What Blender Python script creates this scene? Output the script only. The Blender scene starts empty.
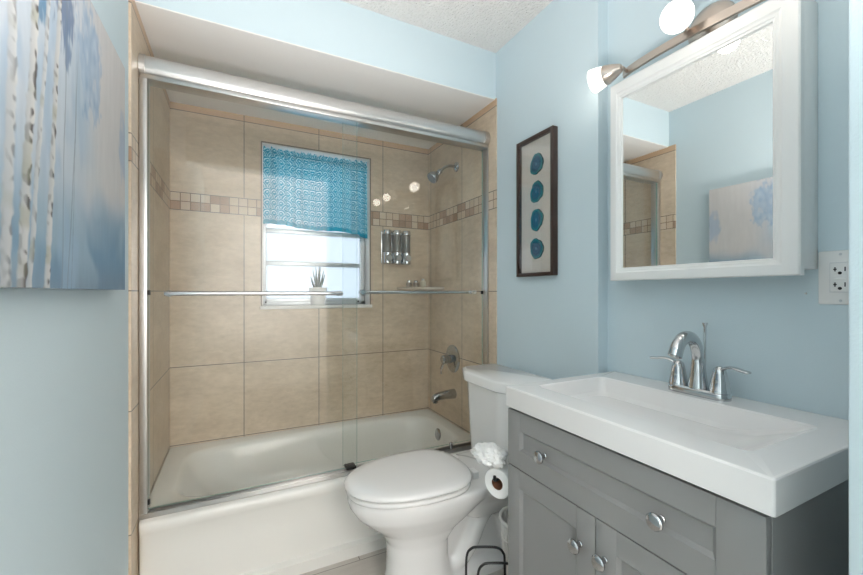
import bpy, bmesh, math, random
from mathutils import Vector, Matrix, noise
PI = math.pi
random.seed(7)
SC = bpy.context.scene
COL = SC.collection

# ------------------------------------------------------------ camera, world, lights, exposure
cd = bpy.data.cameras.new('camera'); cam = bpy.data.objects.new('camera', cd); COL.objects.link(cam)
cam.location = (0.316, 0.0, 1.16)
cam.rotation_euler = (PI/2, 0, -0.4665)
cd.sensor_fit = 'HORIZONTAL'; cd.sensor_width = 36.0
cd.lens = 386.68/863*36.0
cd.shift_y = (292.25-287.5)/863
cd.clip_start = 0.01
SC.camera = cam
w = bpy.data.worlds.new('daylight'); SC.world = w; w.use_nodes = True
bg = w.node_tree.nodes['Background']
bg.inputs['Color'].default_value = (0.97, 0.985, 1.0, 1); bg.inputs['Strength'].default_value = 4.5

def area_light(name, loc, rot, sx, sy, power, color=(1, 1, 1)):
    l = bpy.data.lights.new(name, 'AREA'); l.shape = 'RECTANGLE'; l.size = sx; l.size_y = sy
    l.energy = power; l.color = color
    o = bpy.data.objects.new(name, l); o.location = loc; o.rotation_euler = rot; COL.objects.link(o)
    return o
# added fill spot aimed at the ceiling, standing in for an assumed flashgun
def fill_spot(loc, aim, power, cone=112, blend=0.8):
    sl = bpy.data.lights.new('bounce_fill', 'SPOT'); sl.energy = power; sl.color = (1, 0.94, 0.905); sl.shadow_soft_size = 0.12
    sl.spot_size = math.radians(cone); sl.spot_blend = blend
    so = bpy.data.objects.new('bounce_fill', sl); COL.objects.link(so); so.location = loc
    so.rotation_euler = Vector(aim).to_track_quat('-Z', 'Y').to_euler()
fill_spot((0.45, 0.30, 1.05), (0.06, 0.22, 1.0), 72)
# two more added fill spots, out of view, brightening the hall behind the camera
fill_spot((0.75, -0.95, 1.0), (0.0, -0.1, 1.0), 300, 104, 1.0)
fill_spot((0.75, -0.60, 1.3), (0.0, -1.0, -0.1), 150, 130, 1.0)

vs = SC.view_settings
SC.display_settings.display_device = 'sRGB'
vs.view_transform = 'Standard'; vs.look = 'None'; vs.exposure = 0.38; vs.gamma = 1.0; vs.use_curve_mapping = False
try:
    SC.cycles.max_bounces = 12; SC.cycles.diffuse_bounces = 6; SC.cycles.glossy_bounces = 6
    SC.cycles.transparent_max_bounces = 16; SC.cycles.transmission_bounces = 8
    SC.cycles.sample_clamp_indirect = 4.0
    SC.cycles.use_denoising = True
except Exception:
    pass

# ------------------------------------------------------------ object helpers
def orig(o):
    return Vector(o.get('_org', (0, 0, 0)))

def empty(name, loc, label=None, cat=None, group=None, kind=None, rot=None):
    o = bpy.data.objects.new(name, None); COL.objects.link(o); o.location = loc
    o.empty_display_size = 0.05
    ORG[o] = Vector(loc)
    if rot: o.rotation_euler = rot
    tag(o, label, cat, group, kind)
    return o
ORG = {}

def tag(o, label=None, cat=None, group=None, kind=None):
    if label: o['label'] = label
    if cat: o['category'] = cat
    if group: o['group'] = group
    if kind: o['kind'] = kind
    return o

def obj(name, bm, m, parent=None, loc=None, smooth=True, angle=35, label=None):
    """links a bmesh whose vertices are in world coordinates as one object"""
    org = ORG[parent] if parent is not None else Vector(loc or (0, 0, 0))
    bmesh.ops.recalc_face_normals(bm, faces=bm.faces)
    bmesh.ops.translate(bm, verts=bm.verts, vec=-org)
    me = bpy.data.meshes.new(name); bm.to_mesh(me); bm.free()
    for mm in (m if isinstance(m, (list, tuple)) else [m]): me.materials.append(mm)
    if smooth:
        me.shade_smooth()
        me.set_sharp_from_angle(angle=math.radians(angle))
    o = bpy.data.objects.new(name, me); COL.objects.link(o)
    if parent is not None: o.parent = parent
    else: o.location = org
    ORG[o] = org
    if label: o['label'] = label
    return o

def struct(name, bm, m, **k):
    o = obj(name, bm, m, **k); o['kind'] = 'structure'; return o

def B(): return bmesh.new()

def bx(bm, x0, x1, y0, y1, z0, z1, bev=0.0, seg=2, mi=0):
    t = bmesh.new()
    bmesh.ops.create_cube(t, size=1)
    for v in t.verts:
        v.co = Vector(((x0+x1)/2+v.co.x*(x1-x0), (y0+y1)/2+v.co.y*(y1-y0), (z0+z1)/2+v.co.z*(z1-z0)))
    if bev > 0:
        bmesh.ops.bevel(t, geom=list(t.edges), offset=bev, segments=seg, profile=0.5, affect='EDGES')
    for f in t.faces: f.material_index = mi
    merge(bm, t); return bm

def merge(bm, t):
    me = bpy.data.meshes.new('tmp'); t.to_mesh(me); t.free(); bm.from_mesh(me); bpy.data.meshes.remove(me)

def loft(bm, rings, cap0=True, cap1=True, closed=True, mi=0):
    vr = [[bm.verts.new(p) for p in r] for r in rings]
    n = len(rings[0])
    for a, b in zip(vr, vr[1:]):
        for i in range(n if closed else n-1):
            j = (i+1) % n
            bm.faces.new((a[i], a[j], b[j], b[i])).material_index = mi
    if cap0: bm.faces.new(list(reversed(vr[0]))).material_index = mi
    if cap1: bm.faces.new(vr[-1]).material_index = mi
    return bm

def frame_axes(d):
    d = Vector(d).normalized()
    u = Vector((0, 0, 1)) if abs(d.z) < 0.9 else Vector((1, 0, 0))
    a = d.cross(u).normalized(); b = d.cross(a).normalized()
    return a, b

def tube(bm, pts, rad, seg=14, cap=True, sx=1.0, sy=1.0, mi=0):
    pts = [Vector(p) for p in pts]
    n = len(pts)
    if not isinstance(rad, (list, tuple)): rad = [rad]*n
    a, b = frame_axes(pts[1]-pts[0])
    rings = []
    prev = (pts[1]-pts[0]).normalized()
    for i, p in enumerate(pts):
        if i == 0: d = pts[1]-pts[0]
        elif i == n-1: d = pts[-1]-pts[-2]
        else: d = (pts[i+1]-pts[i]).normalized()+(pts[i]-pts[i-1]).normalized()
        d.normalize()
        q = prev.rotation_difference(d); a = q @ a; b = q @ b; prev = d
        rings.append([p+rad[i]*(sx*math.cos(2*PI*k/seg)*a+sy*math.sin(2*PI*k/seg)*b) for k in range(seg)])
    return loft(bm, rings, cap, cap, mi=mi)

def lathe(bm, prof, org=(0, 0, 0), axis=(0, 0, 1), seg=32, cap0=True, cap1=True, mi=0):
    """prof: list of (radius, height along axis)"""
    org = Vector(org); ax = Vector(axis).normalized(); a, b = frame_axes(ax)
    rings = []
    for r, h in prof:
        r = max(r, 1e-4)
        rings.append([org+ax*h+r*(math.cos(2*PI*k/seg)*a+math.sin(2*PI*k/seg)*b) for k in range(seg)])
    return loft(bm, rings, cap0, cap1, mi=mi)

def smooth_path(pts, n=6):
    pts = [Vector(p) for p in pts]; out = []
    P = [2*pts[0]-pts[1]]+pts+[2*pts[-1]-pts[-2]]
    for i in range(1, len(P)-2):
        for k in range(n):
            t = k/n
            out.append(0.5*((2*P[i])+(-P[i-1]+P[i+1])*t+(2*P[i-1]-5*P[i]+4*P[i+1]-P[i+2])*t*t+(-P[i-1]+3*P[i]-3*P[i+1]+P[i+2])*t**3))
    out.append(pts[-1]); return out

def rrect(x0, x1, y0, y1, r, z, n=6):
    """rounded rectangle ring in plan"""
    out = []
    r = min(r, (x1-x0)/2-1e-4, (y1-y0)/2-1e-4)
    for cx, cy, a0 in ((x1-r, y1-r, 0), (x0+r, y1-r, 90), (x0+r, y0+r, 180), (x1-r, y0+r, 270)):
        for k in range(n+1):
            a = math.radians(a0+90*k/n)
            out.append(Vector((cx+r*math.cos(a), cy+r*math.sin(a), z)))
    return out

# ------------------------------------------------------------ materials
def srgb(r, g, b):
    f = lambda c: (c/255/12.92) if c/255 <= 0.04045 else ((c/255+0.055)/1.055)**2.4
    return (f(r), f(g), f(b))

def new_mat(name):
    m = bpy.data.materials.new(name); m.use_nodes = True
    nt = m.node_tree; p = nt.nodes['Principled BSDF']
    return m, nt, p

def noise_node(nt, scale, detail=3, rough=0.5, vec=None):
    n = nt.nodes.new('ShaderNodeTexNoise'); n.inputs['Scale'].default_value = scale
    n.inputs['Detail'].default_value = detail; n.inputs['Roughness'].default_value = rough
    if vec is None:
        tc = nt.nodes.new('ShaderNodeTexCoord'); vec = tc.outputs['Object']
    nt.links.new(vec, n.inputs['Vector'])
    return n

def mat(name, col, rough=0.5, metal=0.0, var=0.03, vscale=6, bump=0.0, bscale=200, coat=0.0, emit=None, estr=0, trans=0, ior=1.45, spec=None, bdist=0.004):
    m, nt, p = new_mat(name)
    p.inputs['Roughness'].default_value = rough; p.inputs['Metallic'].default_value = metal
    p.inputs['Coat Weight'].default_value = coat; p.inputs['Coat Roughness'].default_value = 0.05
    p.inputs['Transmission Weight'].default_value = trans; p.inputs['IOR'].default_value = ior
    if spec is not None: p.inputs['Specular IOR Level'].default_value = spec
    n = noise_node(nt, vscale)
    mx = nt.nodes.new('ShaderNodeMix'); mx.data_type = 'RGBA'
    mx.inputs['A'].default_value = (*[c*(1-var) for c in col], 1)
    mx.inputs['B'].default_value = (*[min(1, c*(1+var)) for c in col], 1)
    nt.links.new(n.outputs['Fac'], mx.inputs['Factor']); nt.links.new(mx.outputs['Result'], p.inputs['Base Color'])
    if bump > 0:
        b = nt.nodes.new('ShaderNodeBump'); b.inputs['Strength'].default_value = bump; b.inputs['Distance'].default_value = bdist
        n2 = noise_node(nt, bscale, 2); nt.links.new(n2.outputs['Fac'], b.inputs['Height'])
        nt.links.new(b.outputs['Normal'], p.inputs['Normal'])
    if emit:
        p.inputs['Emission Color'].default_value = (*emit, 1); p.inputs['Emission Strength'].default_value = estr
    return m

class NG:
    """tiny expression helper for math nodes"""
    def __init__(s, nt): s.nt = nt
    def m(s, op, a, b=None, c=None):
        n = s.nt.nodes.new('ShaderNodeMath'); n.operation = op
        for i, v in enumerate((a, b, c)):
            if v is None: continue
            if isinstance(v, (int, float)): n.inputs[i].default_value = v
            else: s.nt.links.new(v, n.inputs[i])
        return n.outputs[0]
    def mix(s, fac, a, b):
        n = s.nt.nodes.new('ShaderNodeMix'); n.data_type = 'RGBA'
        for k, v in (('Factor', fac), ('A', a), ('B', b)):
            if isinstance(v, (int, float)): n.inputs[k].default_value = v
            elif isinstance(v, tuple): n.inputs[k].default_value = (*v, 1) if len(v) == 3 else v
            else: s.nt.links.new(v, n.inputs[k])
        return n.outputs['Result']
    def wnoise(s, a, b, seed=0.0):
        cx = s.nt.nodes.new('ShaderNodeCombineXYZ')
        for i, v in enumerate((a, b, seed)):
            if isinstance(v, (int, float)): cx.inputs[i].default_value = v
            else: s.nt.links.new(v, cx.inputs[i])
        n = s.nt.nodes.new('ShaderNodeTexWhiteNoise'); n.noise_dimensions = '3D'
        s.nt.links.new(cx.outputs[0], n.inputs['Vector']); return n.outputs['Value']

TILE = (0.715, 0.582, 0.440)
def tile_mat(name, axis, u0):
    """large travertine-look wall tiles with a mosaic band; axis 0 uses x, axis 1 uses y"""
    m, nt, p = new_mat(name); g = NG(nt)
    tc = nt.nodes.new('ShaderNodeTexCoord'); sp = nt.nodes.new('ShaderNodeSeparateXYZ')
    nt.links.new(tc.outputs['Object'], sp.inputs[0])
    U = sp.outputs[axis]; Z = sp.outputs[2]
    W = 0.4165; gw = 0.0021
    a = g.m('DIVIDE', g.m('SUBTRACT', U, u0), W)
    col = g.m('FLOOR', a)
    du = g.m('MULTIPLY', g.m('ABSOLUTE', g.m('SUBTRACT', g.m('FRACT', g.m('ADD', a, 0.5)), 0.5)), W)
    line = g.m('LESS_THAN', du, gw)
    # the row grid: courses below the band
    hz = None
    for zl in (0.345, 0.760, 1.165, 1.601, 1.694, 2.133):
        l = g.m('LESS_THAN', g.m('ABSOLUTE', g.m('SUBTRACT', Z, zl)), gw)
        hz = l if hz is None else g.m('MAXIMUM', hz, l)
    row = g.m('FLOOR', g.m('DIVIDE', Z, 0.4165))
    inband = g.m('MULTIPLY', g.m('GREATER_THAN', Z, 1.601), g.m('LESS_THAN', Z, 1.694))
    border = g.m('GREATER_THAN', Z, 2.133)
    # mosaic
    S = 0.0465
    mu = g.m('DIVIDE', U, S); mz = g.m('DIVIDE', g.m('SUBTRACT', Z, 1.601), S)
    md = g.m('MINIMUM', g.m('SUBTRACT', 0.5, g.m('ABSOLUTE', g.m('SUBTRACT', g.m('FRACT', mu), 0.5))),
             g.m('SUBTRACT', 0.5, g.m('ABSOLUTE', g.m('SUBTRACT', g.m('FRACT', mz), 0.5))))
    mline = g.m('LESS_THAN', md, 0.045)
    rnd = g.wnoise(g.m('FLOOR', mu), g.m('FLOOR', mz), 3.0)
    cr = nt.nodes.new('ShaderNodeValToRGB'); e = cr.color_ramp.elements
    cr.color_ramp.interpolation = 'CONSTANT'
    e[0].position = 0; e[0].color = (0.66, 0.52, 0.38, 1); e[1].position = 0.3; e[1].color = (0.72, 0.60, 0.46, 1)
    for pos, c in ((0.5, (0.46, 0.29, 0.19, 1)), (0.7, (0.72, 0.60, 0.48, 1)), (0.85, (0.37, 0.22, 0.14, 1))):
        x = e.new(pos); x.color = c
    nt.links.new(rnd, cr.inputs[0])
    # tile body: cloudy veins, one shift per tile
    rt = g.wnoise(col, row, 1.0)
    mp = nt.nodes.new('ShaderNodeMapping'); nt.links.new(tc.outputs['Object'], mp.inputs[0])
    mp.inputs['Scale'].default_value = (1, 1, 2.2)
    n1 = noise_node(nt, 3.5, 6, 0.6, mp.outputs[0]); n2 = noise_node(nt, 22, 5, 0.65, mp.outputs[0])
    v = g.m('ADD', g.m('MULTIPLY', n1.outputs['Fac'], 0.55), g.m('MULTIPLY', n2.outputs['Fac'], 0.45))
    v = g.m('ADD', g.m('MULTIPLY', g.m('SUBTRACT', v, 0.5), 2.2), g.m('ADD', 0.42, g.m('MULTIPLY', rt, 0.16)))
    body = g.mix(v, tuple(c*f for c, f in zip(TILE, (0.72, 0.69, 0.65))), tuple(min(1, c*f) for c, f in zip(TILE, (1.12, 1.14, 1.17))))
    body = g.mix(border, body, (0.62, 0.43, 0.28))
    mos = g.mix(0.2, cr.outputs[0], g.mix(n2.outputs['Fac'], (0.40, 0.28, 0.20), (0.72, 0.60, 0.50)))
    mos = g.mix(mline, mos, (0.27, 0.18, 0.125))
    c = g.mix(inband, body, mos)
    vis = g.m('MULTIPLY', line, g.m('SUBTRACT', 1.0, inband))
    grout = g.m('MAXIMUM', vis, hz)
    c = g.mix(grout, c, (0.20, 0.165, 0.135))
    nt.links.new(c, p.inputs['Base Color'])
    p.inputs['Roughness'].default_value = 0.32
    b = nt.nodes.new('ShaderNodeBump'); b.inputs['Strength'].default_value = 0.35; b.inputs['Distance'].default_value = 0.002
    h = g.m('SUBTRACT', g.m('MULTIPLY', n2.outputs['Fac'], 0.12), g.m('MAXIMUM', grout, g.m('MULTIPLY', mline, inband)))
    nt.links.new(h, b.inputs['Height']); nt.links.new(b.outputs['Normal'], p.inputs['Normal'])
    return m

M = {}
BLUE = (0.600, 0.712, 0.762)
M['blue'] = mat('blue_wall_paint', BLUE, 0.55, var=0.015, vscale=3, bump=0.10, bscale=260, spec=0.3)
M['white_ceiling'] = mat('white_soffit_paint', (0.88, 0.87, 0.85), 0.8, var=0.015, bump=0.12, bscale=120)
M['popcorn'] = mat('popcorn_ceiling', (0.80, 0.79, 0.77), 0.9, var=0.06, vscale=90, bump=1.0, bscale=110, bdist=0.012)
M['tile_back'] = tile_mat('wall_tile_back', 0, 0.353)
M['tile_side'] = tile_mat('wall_tile_side', 1, 1.992)
M['porcelain'] = mat('white_porcelain', (0.86, 0.85, 0.84), 0.12, var=0.008, coat=0.4)
M['tub'] = mat('tub_enamel', (0.83, 0.82, 0.78), 0.16, var=0.01, coat=0.3)
M['counter'] = mat('white_cultured_marble', (0.84, 0.82, 0.81), 0.14, var=0.008, coat=0.3)
M['chrome'] = mat('chrome', (0.62, 0.63, 0.64), 0.08, 1.0, var=0.01)
M['knob'] = mat('dark_chrome', (0.46, 0.47, 0.48), 0.10, 1.0, var=0.01)
M['alu'] = mat('polished_aluminium', (0.60, 0.59, 0.58), 0.30, 1.0, var=0.03)
M['alu_frame'] = mat('window_aluminium', (0.62, 0.64, 0.66), 0.35, 0.7, var=0.04)
M['nickel'] = mat('brushed_nickel', (0.60, 0.52, 0.46), 0.28, 1.0, var=0.05)
M['grey'] = mat('grey_cabinet_paint', (0.285, 0.282, 0.278), 0.42, var=0.02, vscale=3)
M['gap_shade'] = mat('painted_gap_shade', (0.03, 0.03, 0.03), 0.8)  # near-black colour that paints in the shade of a gap
M['white_paint'] = mat('white_cabinet_paint', (0.83, 0.83, 0.82), 0.3, var=0.01)
M['mirror'] = mat('mirror_silver', (0.90, 0.92, 0.91), 0.015, 1.0, var=0.0)
M['espresso'] = mat('dark_espresso_wood', (0.050, 0.028, 0.022), 0.35, var=0.25, vscale=14)
M['linen'] = mat('cream_backing', (0.66, 0.62, 0.56), 0.9, var=0.05, vscale=40)
M['black'] = mat('black_plastic', (0.015, 0.015, 0.016), 0.4)
M['wire'] = mat('black_wire', (0.012, 0.012, 0.013), 0.35)
M['paper'] = mat('white_tissue_paper', (0.86, 0.86, 0.85), 0.95, var=0.02, bump=0.25, bscale=60)
M['card'] = mat('brown_cardboard', (0.23, 0.10, 0.055), 0.8, var=0.15)
M['wicker'] = mat('white_wicker', (0.74, 0.72, 0.69), 0.6, var=0.1, vscale=60)
M['plastic'] = mat('white_plastic', (0.80, 0.80, 0.79), 0.3)
M['pot'] = mat('white_glazed_pot', (0.80, 0.80, 0.79), 0.3)
M['aloe'] = mat('aloe_leaf', (0.13, 0.20, 0.17), 0.45, var=0.45, vscale=45)
M['soil'] = mat('dark_soil', (0.05, 0.035, 0.025), 0.95, var=0.4, vscale=120)
M['smoke'] = mat('grey_translucent_bottle', (0.24, 0.22, 0.20), 0.25, var=0.08, coat=0.5)
M['shelf'] = mat('cream_ceramic_shelf', (0.56, 0.47, 0.38), 0.2)
M['soap'] = mat('cream_soap_bottle', (0.78, 0.74, 0.62), 0.35)
M['jar'] = mat('amber_grey_jar', (0.36, 0.31, 0.26), 0.15, coat=0.5)
M['trimtan'] = mat('bronze_tile_trim', (0.26, 0.21, 0.17), 0.4)
M['reveal'] = mat('white_reveal_tile', (0.78, 0.76, 0.73), 0.35)
M['shade'] = mat('lit_frosted_glass', (0.9, 0.88, 0.84), 0.4, emit=(1.0, 0.93, 0.84), estr=0.9)
M['bulb'] = mat('lit_bulb', (1, 1, 1), 0.4, emit=(1.0, 0.95, 0.88), estr=6.0)

def thin_glass(name, tint, glossf=1.0):
    m = bpy.data.materials.new(name); m.use_nodes = True; nt = m.node_tree
    nt.nodes.remove(nt.nodes['Principled BSDF']); out = nt.nodes['Material Output']
    t = nt.nodes.new('ShaderNodeBsdfTransparent'); t.inputs['Color'].default_value = (*tint, 1)
    gl = nt.nodes.new('ShaderNodeBsdfGlossy'); gl.inputs['Roughness'].default_value = 0.01
    fr = nt.nodes.new('ShaderNodeFresnel'); fr.inputs['IOR'].default_value = 1.45
    ge = nt.nodes.new('ShaderNodeNewGeometry'); bk = nt.nodes.new('ShaderNodeMath'); bk.operation = 'MULTIPLY_ADD'
    bk.inputs[1].default_value = 1/1.45-1.45; bk.inputs[2].default_value = 1.45   # same reflectance from either face of the pane
    nt.links.new(ge.outputs['Backfacing'], bk.inputs[0]); nt.links.new(bk.outputs[0], fr.inputs['IOR'])
    mu = nt.nodes.new('ShaderNodeMath'); mu.operation = 'MULTIPLY'; mu.inputs[1].default_value = glossf
    mx = nt.nodes.new('ShaderNodeMixShader')
    nt.links.new(fr.outputs[0], mu.inputs[0]); nt.links.new(mu.outputs[0], mx.inputs[0])
    nt.links.new(t.outputs[0], mx.inputs[1]); nt.links.new(gl.outputs[0], mx.inputs[2])
    nt.links.new(mx.outputs[0], out.inputs['Surface'])
    return m
M['glass'] = thin_glass('clear_door_glass', (0.98, 0.99, 0.985))
M['glass_edge'] = mat('green_glass_edge', (0.28, 0.50, 0.44), 0.1, coat=0.5)
M['frame_glass'] = thin_glass('picture_glass', (0.98, 0.98, 0.98))

def frosted():
    m = bpy.data.materials.new('frosted_window_glass'); m.use_nodes = True; nt = m.node_tree
    nt.nodes.remove(nt.nodes['Principled BSDF']); out = nt.nodes['Material Output']
    t = nt.nodes.new('ShaderNodeBsdfTranslucent'); t.inputs['Color'].default_value = (0.40, 0.43, 0.46, 1)
    r = nt.nodes.new('ShaderNodeBsdfTransparent'); r.inputs['Color'].default_value = (0.40, 0.43, 0.46, 1)
    n = noise_node(nt, 150, 2); b = nt.nodes.new('ShaderNodeBump'); b.inputs['Strength'].default_value = 0.4
    nt.links.new(n.outputs['Fac'], b.inputs['Height']); nt.links.new(b.outputs[0], t.inputs['Normal'])
    mx = nt.nodes.new('ShaderNodeMixShader'); mx.inputs[0].default_value = 0.35
    nt.links.new(t.outputs[0], mx.inputs[1]); nt.links.new(r.outputs[0], mx.inputs[2])
    nt.links.new(mx.outputs[0], out.inputs['Surface'])
    return m
M['frosted'] = frosted()

def curtain_mat():
    m = bpy.data.materials.new('teal_scallop_curtain'); m.use_nodes = True; nt = m.node_tree; g = NG(nt)
    nt.nodes.remove(nt.nodes['Principled BSDF']); out = nt.nodes['Material Output']
    uv = nt.nodes.new('ShaderNodeUVMap'); uv.uv_map = 'cloth'
    sp = nt.nodes.new('ShaderNodeSeparateXYZ'); nt.links.new(uv.outputs[0], sp.inputs[0])
    C = 0.060
    u = g.m('DIVIDE', sp.outputs[0], C); v = g.m('DIVIDE', sp.outputs[1], C*0.5)
    def scale(shift):
        r = g.m('FLOOR', g.m('ADD', v, shift))
        odd = g.m('MULTIPLY', g.m('MODULO', g.m('ABSOLUTE', r), 2.0), 0.5)
        fu = g.m('SUBTRACT', g.m('FRACT', g.m('ADD', u, odd)), 0.5)
        fv = g.m('MULTIPLY', g.m('SUBTRACT', g.m('ADD', v, shift), r), 0.5)
        return g.m('SQRT', g.m('ADD', g.m('MULTIPLY', fu, fu), g.m('MULTIPLY', fv, fv)))
    d0 = scale(0.0)
    ring = g.m('GREATER_THAN', g.m('SINE', g.m('MULTIPLY', d0, 27.0)), 0.25)
    inr = g.m('LESS_THAN', d0, 0.52)
    k = g.m('MULTIPLY', ring, inr)
    n = noise_node(nt, 9, 3, 0.5, uv.outputs[0])
    base = g.mix(n.outputs['Fac'], (0.0, 0.22, 0.34), (0.03, 0.42, 0.54))
    hem = g.m('LESS_THAN', sp.outputs[1], 0.022)
    c = g.mix(g.m('MULTIPLY', k, g.m('SUBTRACT', 1.0, hem)), base, (0.55, 0.80, 0.86))
    d = nt.nodes.new('ShaderNodeBsdfDiffuse'); t = nt.nodes.new('ShaderNodeBsdfTranslucent')
    nt.links.new(c, d.inputs[0]); nt.links.new(c, t.inputs[0])
    mx = nt.nodes.new('ShaderNodeMixShader'); mx.inputs[0].default_value = 0.62
    nt.links.new(d.outputs[0], mx.inputs[1]); nt.links.new(t.outputs[0], mx.inputs[2])
    nt.links.new(mx.outputs[0], out.inputs['Surface'])
    return m
M['curtain'] = curtain_mat()

def floor_mat():
    m, nt, p = new_mat('grey_beige_floor_tile'); g = NG(nt)
    tc = nt.nodes.new('ShaderNodeTexCoord'); sp = nt.nodes.new('ShaderNodeSeparateXYZ')
    nt.links.new(tc.outputs['Object'], sp.inputs[0])
    rowv = g.m('DIVIDE', g.m('SUBTRACT', sp.outputs[1], 0.115), 0.152)
    row = g.m('FLOOR', rowv)
    uu = g.m('ADD', g.m('DIVIDE', sp.outputs[0], 0.61), g.m('MULTIPLY', row, 0.37))
    l1 = g.m('LESS_THAN', g.m('ABSOLUTE', g.m('SUBTRACT', g.m('FRACT', g.m('ADD', rowv, 0.5)), 0.5)), 0.012)
    l2 = g.m('LESS_THAN', g.m('ABSOLUTE', g.m('SUBTRACT', g.m('FRACT', g.m('ADD', uu, 0.5)), 0.5)), 0.003)
    mp = nt.nodes.new('ShaderNodeMapping'); nt.links.new(tc.outputs['Object'], mp.inputs[0]); mp.inputs['Scale'].default_value = (1, 5, 1)
    n = noise_node(nt, 6, 6, 0.6, mp.outputs[0]); r = g.wnoise(row, g.m('FLOOR', uu), 2.0)
    c = g.mix(g.m('ADD', g.m('MULTIPLY', n.outputs['Fac'], 0.7), g.m('MULTIPLY', r, 0.3)), (0.42, 0.38, 0.34), (0.66, 0.62, 0.58))
    c = g.mix(g.m('MAXIMUM', l1, l2), c, (0.25, 0.22, 0.20))
    nt.links.new(c, p.inputs['Base Color']); p.inputs['Roughness'].default_value = 0.4
    return m
M['floor'] = floor_mat()

def agate_mat():
    m, nt, p = new_mat('teal_agate'); g = NG(nt)
    at = nt.nodes.new('ShaderNodeAttribute'); at.attribute_name = 'ring'; at.attribute_type = 'GEOMETRY'
    n = noise_node(nt, 60, 3)
    v = g.m('ADD', at.outputs['Fac'], g.m('MULTIPLY', g.m('SUBTRACT', n.outputs['Fac'], 0.5), 0.22))
    cr = nt.nodes.new('ShaderNodeValToRGB'); e = cr.color_ramp.elements
    e[0].position = 0; e[0].color = (0.15, 0.36, 0.46, 1); e[1].position = 1; e[1].color = (0.0, 0.06, 0.08, 1)
    for pos, c in ((0.12, (0.05, 0.20, 0.32, 1)), (0.22, (0.0, 0.06, 0.15, 1)), (0.45, (0.0, 0.12, 0.22, 1)), (0.55, (0.0, 0.05, 0.12, 1)),
                   (0.7, (0.0, 0.12, 0.20, 1)), (0.84, (0.0, 0.17, 0.22, 1)), (0.93, (0.02, 0.24, 0.26, 1))):
        x = e.new(pos); x.color = c
    nt.links.new(v, cr.inputs[0]); nt.links.new(cr.outputs[0], p.inputs['Base Color'])
    p.inputs['Roughness'].default_value = 0.2
    return m
M['agate'] = agate_mat()

def paint_mat():
    m, nt, p = new_mat('birch_painting')
    at = nt.nodes.new('ShaderNodeAttribute'); at.attribute_name = 'paint'; at.attribute_type = 'GEOMETRY'
    nt.links.new(at.outputs['Color'], p.inputs['Base Color']); p.inputs['Roughness'].default_value = 0.6
    b = nt.nodes.new('ShaderNodeBump'); b.inputs['Strength'].default_value = 0.15; b.inputs['Distance'].default_value = 0.001
    n = noise_node(nt, 250, 2); nt.links.new(n.outputs['Fac'], b.inputs['Height']); nt.links.new(b.outputs[0], p.inputs['Normal'])
    return m
M['paint'] = paint_mat()

# ------------------------------------------------------------ structure
YB = 2.448; XR = 1.524; ZS = 2.173; ZC = 2.414; YS = 1.66; XM = 1.581; XB = 1.530
b = B(); bx(b, -0.12, 1.75, -1.6, 2.75, -0.1, 0.0); struct('floor', b, M['floor'], smooth=False)
b = B(); bx(b, -0.12, 1.75, -1.7, YS+0.1, ZC, ZC+0.1); struct('ceiling', b, M['popcorn'], smooth=False)
# left wall: painted part, and the tiled slab in the tub alcove
b = B(); bx(b, -0.12, -0.008, -1.7, 1.612, 0, ZC); bx(b, -0.12, -0.008, 1.612, YS, ZS, ZC); struct('wall_left', b, M['blue'], smooth=False)
b = B(); bx(b, -0.12, 0.0, 1.612, YB+0.12, 0, ZS); struct('wall_left_tiled', b, M['tile_side'], smooth=False)
# right walls
b = B(); bx(b, XR, 1.75, 1.650, YB+0.12, 0, ZS); struct('wall_right_tiled', b, M['tile_side'], smooth=False)
b = B(); bx(b, XB, 1.75, 1.017, 1.650, 0, ZC); struct('wall_right', b, M['blue'], smooth=False)
b = B(); bx(b, XM, 1.75, 0.08, 1.017, 0, ZC); struct('wall_right_recess', b, M['blue'], smooth=False)
# dropped soffit over the tub: blue face, white underside
b = B(); bx(b, -0.12, 1.75, YS, YS+0.012, ZS, ZC); bx(b, XB, 1.75, 1.65, YS, ZS, ZC)
struct('wall_back_upper', b, M['blue'], smooth=False)
b = B(); bx(b, 0.0, XR, YS+0.001, YB, ZS-0.004, ZS+0.04); struct('ceiling_soffit', b, M['white_ceiling'], smooth=False)
# back wall with window opening
WX0, WX1, WZ0, WZ1 = 0.447, 1.095, 1.072, 2.030
b = B()
bx(b, -0.12, WX0, YB, YB+0.12, 0, ZS); bx(b, WX1, 1.75, YB, YB+0.12, 0, ZS)
bx(b, WX0, WX1, YB, YB+0.12, 0, WZ0); bx(b, WX0, WX1, YB, YB+0.12, WZ1, ZS)
struct('wall_back', b, M['tile_back'], smooth=False)
# front wall with the doorway the camera looks through
b = B(); bx(b, 1.005, 1.75, 0.08, 0.20, 0, ZC, 0.004); bx(b, -0.008, 1.005, 0.08, 0.20, 2.10, ZC)
struct('wall_front', b, M['blue'])
# the hall behind the doorway
b = B(); bx(b, -0.12, 1.75, -1.7, -1.6, 0, ZC); bx(b, 1.6, 1.75, -1.6, 0.08, 0, ZC); struct('wall_hall', b, M['white_ceiling'], smooth=False)
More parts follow.
